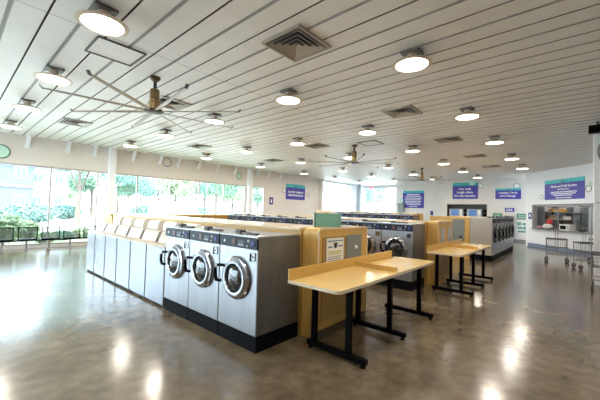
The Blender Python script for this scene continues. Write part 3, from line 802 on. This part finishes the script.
# ================================================================ SERVICE DESK
t = thing('service_counter', 'grey-topped service counter in the angled white wall', 'counter', DL, TH)
MB().box(S1+.01, S2-.01, -.14, .45, CZ-.038, CZ, .006).build('counter_top', m_trimg, t)
sh = onD(.001, 0, .0)
t = thing('storage_shelf', 'tall shelving with boxes seen through the service opening', 'shelf', (sh[0], sh[1], 0), TH+PI/2)
for z in (.4, 1.0, 1.40, 1.78): MB().box(.5, 2.7, -.42, -.005, z-.02, z).build('shelf_board', m_greydoor, t)
for x in (.5, 1.2, 1.95, 2.67): MB().box(x, x+.03, -.42, -.005, 0, 2.05).build('shelf_post', m_wire, t)
def item(name, label, cat, s, y, z, w, d, h, m, grp=None, soft=False):
    p = onD(s, z, y); o = MB()
    if soft: o.ico((0, 0, h/2), .5, 2, .12, (w, d, h))
    else: o.box(-w/2, w/2, -d/2, d/2, 0, h, .01)
    ob = o.build(name, m, None, soft, p, TH); tag(ob, label, cat, grp); return ob
item('cardboard_box', 'long orange box on the top shelf behind the service counter', 'box', .22, 1.35, 1.781, .26, .70, .15, m_orange)
item('cardboard_box', 'white carton on the upper shelf behind the service counter', 'box', .22, 1.70, 1.401, .30, .40, .16, m_paper)
item('cardboard_box', 'brown carton on the upper shelf behind the service counter', 'box', .22, 1.00, 1.401, .30, .40, .20, mat('carton', (.30, .19, .10), .7))
item('cardboard_box', 'dark carton low on the shelf behind the service counter', 'box', .22, 1.05, 1.001, .30, .50, .24, m_dark)
item('cardboard_box', 'second dark carton low on the shelf, right of the first', 'box', .22, 1.75, 1.001, .30, .45, .28, mat('brown_dark', (.12, .09, .07), .7))
t = thing('microwave', 'white microwave standing on the service counter', 'microwave', onD(2.12, CZ+.001, .12), TH)
MB().box(-.27, .27, 0, .32, 0, .27, .012).build('oven_body', m_white, t); MB().box(-.22, .10, -.006, 0, .05, .22).build('oven_door', m_blk, t); MB().box(.14, .24, -.005, 0, .04, .23).build('keypad', m_greydoor, t)
item('laundry_bag', 'bulging white laundry bag on the service counter', 'laundry bag', 1.15, .12, CZ+.001, .50, .36, .26, m_cloth, 'laundry on the service counter', True)
item('laundry_bag', 'red laundry bag behind the white one on the service counter', 'laundry bag', 1.0, .34, CZ+.16, .26, .24, .34, m_red, 'laundry on the service counter', True)
item('laundry_bag', 'low pink bundle at the left end of the service counter', 'laundry bag', .66, .12, CZ+.001, .36, .30, .14, m_pink, 'laundry on the service counter', True)
item('laundry_bag', 'dark bundle of clothes at the right of the microwave', 'laundry bag', 3.0, .14, CZ+.001, .40, .30, .20, m_dark, 'laundry on the service counter', True)

# ================================================================ LAUNDRY CARTS
def make_cart():
    t = thing('laundry_cart', 'x', 'laundry cart', group='wire laundry carts with hanging poles')
    a, b = .36, .25
    MB().box(-a, a, -b, -b+.03, .76, .80).box(-a, a, b-.03, b, .76, .80).box(-a, -a+.03, -b+.03, b-.03, .76, .80).box(a-.03, a, -b+.03, b-.03, .76, .80).build('basket_rim', m_cartgrey, t)
    mb = MB()
    for k in range(11):
        x = -a+.02+(2*a-.04)*k/10
        mb.tube([(x, -b+.02, .77), (x*.92, -b+.05, .50), (x*.92, b-.05, .50), (x, b-.02, .77)], .003, 4)
    for k in range(7):
        y = -b+.02+(2*b-.04)*k/6
        mb.tube([(-a+.02, y, .77), (-a+.06, y*.9, .50), (a-.06, y*.9, .50), (a-.02, y, .77)], .003, 4)
    for z in (.57, .64, .71):
        q = .92+.06*(z-.5)/.27; mb.tube([(-a*q, -b*q, z), (a*q, -b*q, z), (a*q, b*q, z), (-a*q, b*q, z), (-a*q, -b*q, z)], .003, 4)
    mb.build('wire_basket', m_wire, t)
    fr = MB()
    for sx in (-1, 1):
        for sy in (-1, 1): fr.tube([(sx*(a-.015), sy*(b-.015), .78), (sx*(a-.02), sy*(b-.02), .12)], .012, 8)
    fr.tube([(-a+.02, -b+.02, .25), (a-.02, -b+.02, .25), (a-.02, b-.02, .25), (-a+.02, b-.02, .25), (-a+.02, -b+.02, .25)], .011, 8)
    fr.build('frame', m_wire, t)
    for sx in (-1, 1):
        for sy in (-1, 1):
            c = MB().lathe([(.0001, -.018), (.065, -.018), (.072, -.01), (.072, .01), (.065, .018), (.0001, .018)], 'y', (sx*(a-.02), sy*(b-.02), .072), 18).build('caster', mat('grey_wheel', (.09, .09, .10), .5), t, True)
            MB().box(sx*(a-.02)-.018, sx*(a-.02)+.018, sy*(b-.02)-.024, sy*(b-.02)-.018, .05, .13).box(sx*(a-.02)-.018, sx*(a-.02)+.018, sy*(b-.02)+.018, sy*(b-.02)+.024, .05, .13).build('caster_fork', m_wire, c)
    MB().tube([(-.04, b, .25), (-.04, b, 1.85), (-.0401, .02, 1.88)], .010, 8).tube([(.04, b, .25), (.04, b, 1.85), (.0401, .02, 1.88)], .010, 8).build('hanging_pole', m_wire, t, True)
    MB().tube([(-.30, .02, 1.88), (.30, .02, 1.88)], .014, 8).build('hanger_bar', m_chrome, t, True)
    return t
ct = make_cart(); us = [False]
place(ct, us, (13.9, .44, 0), R(-88), 'wire laundry cart standing nearest the middle of the floor', None, (.8, .85, 1))
place(ct, us, (12.75, -.33, 0), R(-66), 'wire laundry cart just right of the first, in front of the counter')
place(ct, us, (15.1, -.75, 0), R(-60), 'wire laundry cart farthest back at the right of the counter')
place(ct, us, (9.25, -.50, 0), R(-4), 'wire laundry cart cut off by the right edge of the picture')

# right edge: wall fan and camera box
t = thing('loudspeaker', 'black box speaker under the ceiling at the right edge', 'speaker', (9.93, -.42, 3.50), RX)
MB().box(-.16, .10, -.22, 0, .0, .17, .01).build('speaker_box', m_blk, t)
MB().box(-.03, .03, -.14, -.08, .17, .25).build('bracket', m_dark, t)
t = thing('wall_fan', 'round grey wall fan on the white pier at the right edge', 'wall fan', (9.94, -.80, 3.05), RX)
MB().torus(.38, .022, 'y', (0, -.20, 0), 36, 8).torus(.26, .006, 'y', (0, -.24, 0), 30, 6).torus(.14, .006, 'y', (0, -.25, 0), 24, 6).build('guard', m_greypanel, t, True)
MB().lathe([(.001, -.24), (.07, -.23), (.09, -.10), (.05, 0), (.001, 0)], 'y', (0, 0, 0), 20).build('motor', m_dark, t, True)
for k in range(4):
    a = k*PI/2
    q = MB().box(.05, .34, -.17, -.16, -.06, .07); bmesh.ops.rotate(q.bm, verts=q.bm.verts, cent=(0, 0, 0), matrix=Matrix.Rotation(a, 3, 'Y')); q.build('blade', m_greydoor, t)

# ================================================================ OUTSIDE
m_pave = mat('asphalt_pale', (.60, .60, .59), .9, noise=(.4, (.54, .54, .54), (1, 1, 1)))
m_grass = mat('lawn', (.34, .42, .22), .9, noise=(1.2, (.40, .44, .28), (1, 1, 1)))
m_leaf = mat('leaves', (.14, .24, .16), .8); m_leaf2 = mat('leaves_bluish', (.14, .24, .21), .8); m_leaf3 = mat('leaves_light', (.26, .34, .20), .8)
m_bark = mat('bark', (.14, .11, .09), .9)
struct('ground', MB().box(-70, 130, YW+.16, 130, -.25, -.06).box(XR+.3, 130, -60, YW+.16, -.25, -.06).box(-70, XL-.2, -60, YW+.16, -.25, -.06), m_pave, 'pale asphalt outside')
tag(MB().box(-30, 22, YW+.4, YW+2.6, -.06, -.01).build('lawn_strip', m_grass), 'strip of grass just outside the windows', 'lawn', kind='stuff')
tag(MB().box(-60, 120, 70, 130, -.06, -.02).build('lawn', m_grass), 'lawn across the road under the trees', 'lawn', kind='stuff')

def leaves(mb, c, rad, n, size):
    for _ in range(n):
        d = Vector((random.gauss(0, 1), random.gauss(0, 1), random.gauss(0, 1))).normalized()*(random.random()**.4)
        p = Vector(c) + Vector((d.x*rad[0], d.y*rad[1], d.z*rad[2]))
        a = Vector((random.gauss(0, 1), random.gauss(0, 1), random.gauss(0, 1))).normalized(); b = a.orthogonal().normalized()
        s = size*random.uniform(.6, 1.3)
        mb.bm.faces.new([mb.bm.verts.new(p+a*s), mb.bm.verts.new(p+b*s*.6), mb.bm.verts.new(p-a*s), mb.bm.verts.new(p-b*s*.6)])
def tree_proto(m, h, r, seed):
    random.seed(seed)
    t = thing('tree', 'x', 'tree', group='trees across the road')
    MB().tube([(0, 0, -.05), (.1, 0, h*.25), (.05, .1, h*.5), (0, 0, h*.8)], [.22, .17, .12, .04], 8).tube([(.08, 0, h*.25), (.9, .3, h*.5), (1.3, .4, h*.65)], [.11, .07, .03], 6).tube([(.08, 0, h*.28), (-.9, -.2, h*.5), (-1.4, -.4, h*.62)], [.10, .06, .03], 6).build('trunk', m_bark, t)
    mb = MB()
    for _ in range(9):
        a = random.uniform(0, 2*PI); q = random.uniform(.2, .75)*r
        leaves(mb, (q*math.cos(a), q*math.sin(a), h*random.uniform(.48, .88)), (r*.45, r*.45, h*.15), 420, .17)
    mb.build('crown', m, t)
    return t
tp_ = [tree_proto(m_leaf, 8, 3.6, 1), tree_proto(m_leaf2, 9.5, 4.2, 2), tree_proto(m_leaf3, 7, 3.2, 3)]
used = [[False], [False], [False]]
spots = [(8, 60, 6), (1, 47, 7)]
def ang(px, dist):   # a spot outside on the sight line of a photo column, used only to lay out the trees
    a = yaw - math.atan((px-300)/f_)
    return dist*math.cos(a)/math.cos(0), dist*math.sin(a)
TR = [(78, 36, 1, 1.0), (92, 40, 0, 1.05), (68, 58, 2, .8), (118, 40, 0, .95), (140, 37, 1, .85), (158, 46, 0, 1.1), (176, 48, 2, 1.0), (196, 42, 1, .9), (216, 36, 0, 1.0), (232, 33, 2, .85), (243, 36, 1, 1.0), (258, 44, 0, .8),
      (8, 66, 2, 1.0), (362, 50, 1, .9), (376, 52, 0, 1.0), (128, 55, 1, 1.2), (205, 58, 0, 1.3), (-90, 60, 0, 1)]
for i, (px, d, k, s) in enumerate(TR):
    rad = (3.6, 4.2, 3.2)[k]*s*1.25
    while any((ang(px, d)[0]-q[0])**2 + (ang(px, d)[1]-q[1])**2 < (rad+q[2])**2 for q in spots): d += 1
    x, y = ang(px, d); spots.append((x, y, rad))
    place(tp_[k], used[k], (x, y, 0), i*1.3, ['dark green', 'bluish green', 'light green'][k]+' tree outside the windows, seen %s' % (
        ['beside the left mullion', 'right of the white house', 'in front of the white house', 'just right of the white column', 'low in the second window', 'behind the second window', 'left of the white van', 'above the white van',
         'right of the narrow panes', 'as a low tree in the last wide pane', 'filling the last wide pane', 'through the narrow window', 'left behind the blue house', 'through the entrance glass at left', 'through the entrance glass at right',
         'far back in the second window', 'far back near the right panes', 'beyond the left end of the window wall'][i]), None, (s, s, s))
# shrubs
def shrub(label, x, y, r, h, m, seed):
    random.seed(seed)
    mb = MB(); leaves(mb, (0, 0, h*.55), (r, r*.7, h*.5), 900, .09)
    t = thing('shrub', label, 'shrub', (x, y, -.008), group='shrubs outside the windows')
    mb.build('foliage', m, t); MB().tube([(0, 0, 0), (0, 0, h*.7)], .03, 6).build('stem', m_bark, t)
for i, (px, d, r, h, m, lb) in enumerate([(6, 15.2, .6, 1.1, m_leaf3, 'light green shrub outside the far left pane'), (29, 16.4, .4, .8, m_leaf3, 'low light green shrub right of the first'), (48, 15.8, .35, .35, m_leaf3, 'small low shrub at the left mullion'),
                                          (64, 16.6, .4, .35, m_leaf, 'small low shrub in the middle of the second pane'), (84, 17.4, .4, .4, m_leaf3, 'small low shrub near the third mullion')]):
    x, y = ang(px, d); shrub(lb, x, max(y, YW+.9), r, h, m, 40+i)
for i, (px, d, r, h, lb) in enumerate([(30, 33, 2.3, 1.5, 'trimmed hedge before the white house'), (66, 40, 1.6, 1.4, 'trimmed hedge at the right of the white house'), (190, 38, 2.6, 1.9, 'broad hedge behind the white van'), (146, 44, 2.0, 1.6, 'broad hedge left of the white van')]):
    random.seed(80+i); x, y = ang(px, d)
    mb = MB(); leaves(mb, (0, 0, h*.5), (r, r*.6, h*.5), 2200, .13)
    t = thing('hedge', lb, 'hedge', (x, y, -.05), yaw-PI/2); mb.build('foliage', m_leaf2, t)

# houses
def house(label, px, d, w, hgt, m, rotz, rows):
    x, y = ang(px, d)
    t = thing('house', label, 'house', (x, y, 0), rotz)
    MB().box(-w/2, w/2, 0, 8, -.05, hgt).build('wall', m, t)
    MB().prism([(-w/2-.5, hgt), (w/2+.5, hgt), (w/2-1, hgt+1.6), (-w/2+1, hgt+1.6)], 'y', -.5, 8.5).build('roof', mat('slate_roof', (.20, .21, .28), .8), t)
    MB().box(-w/2-.1, w/2+.1, -.12, 0, hgt*.52, hgt*.52+.2).build('cornice', m_white, t)
    for zz in rows:
        n = int(w/2.4)
        for k in range(n):
            cx = -w/2+w*(k+.5)/n
            f2 = MB().box(cx-.55, cx+.55, -.06, 0, zz, zz+1.3).build('window', m_white, t)
            MB().box(cx-.46, cx-.03, -.075, -.06, zz+.08, zz+1.22).box(cx+.03, cx+.46, -.075, -.06, zz+.08, zz+1.22).build('pane', mat('house_pane', (.12, .16, .22), .2), f2)
house('blue-grey two-storey house at the far left outside', -12, 43, 8, 6.0, mat('blue_siding', (.13, .15, .27), .8), R(25), (1.0, 4.0))
house('white two-storey house behind the left window', 37, 57, 7.5, 6.6, mat('white_siding', (.34, .34, .34), .8), R(12), (1.2, 4.3))
# white van
x, y = ang(178, 30)
t = thing('parked_van', 'white van parked across the road', 'van', (x, y, -.06), R(20))
MB().prism([(-2.3, .35), (2.2, .35), (2.3, .9), (1.7, 1.1), (1.3, 1.9), (-2.2, 1.95), (-2.35, 1.0)], 'y', -.9, .9).build('body', m_white, t)
MB().prism([(.4, 1.2), (1.5, 1.2), (1.2, 1.75), (.4, 1.75)], 'y', -.91, .91).build('window', m_greypanel, t)
for sx in (-1.4, 1.4):
    for sy in (-.85, .85): MB().lathe([(.0001, -.1), (.33, -.1), (.35, 0), (.33, .1), (.0001, .1)], 'y', (sx, sy, .35), 18).build('wheel', m_rubber, t)
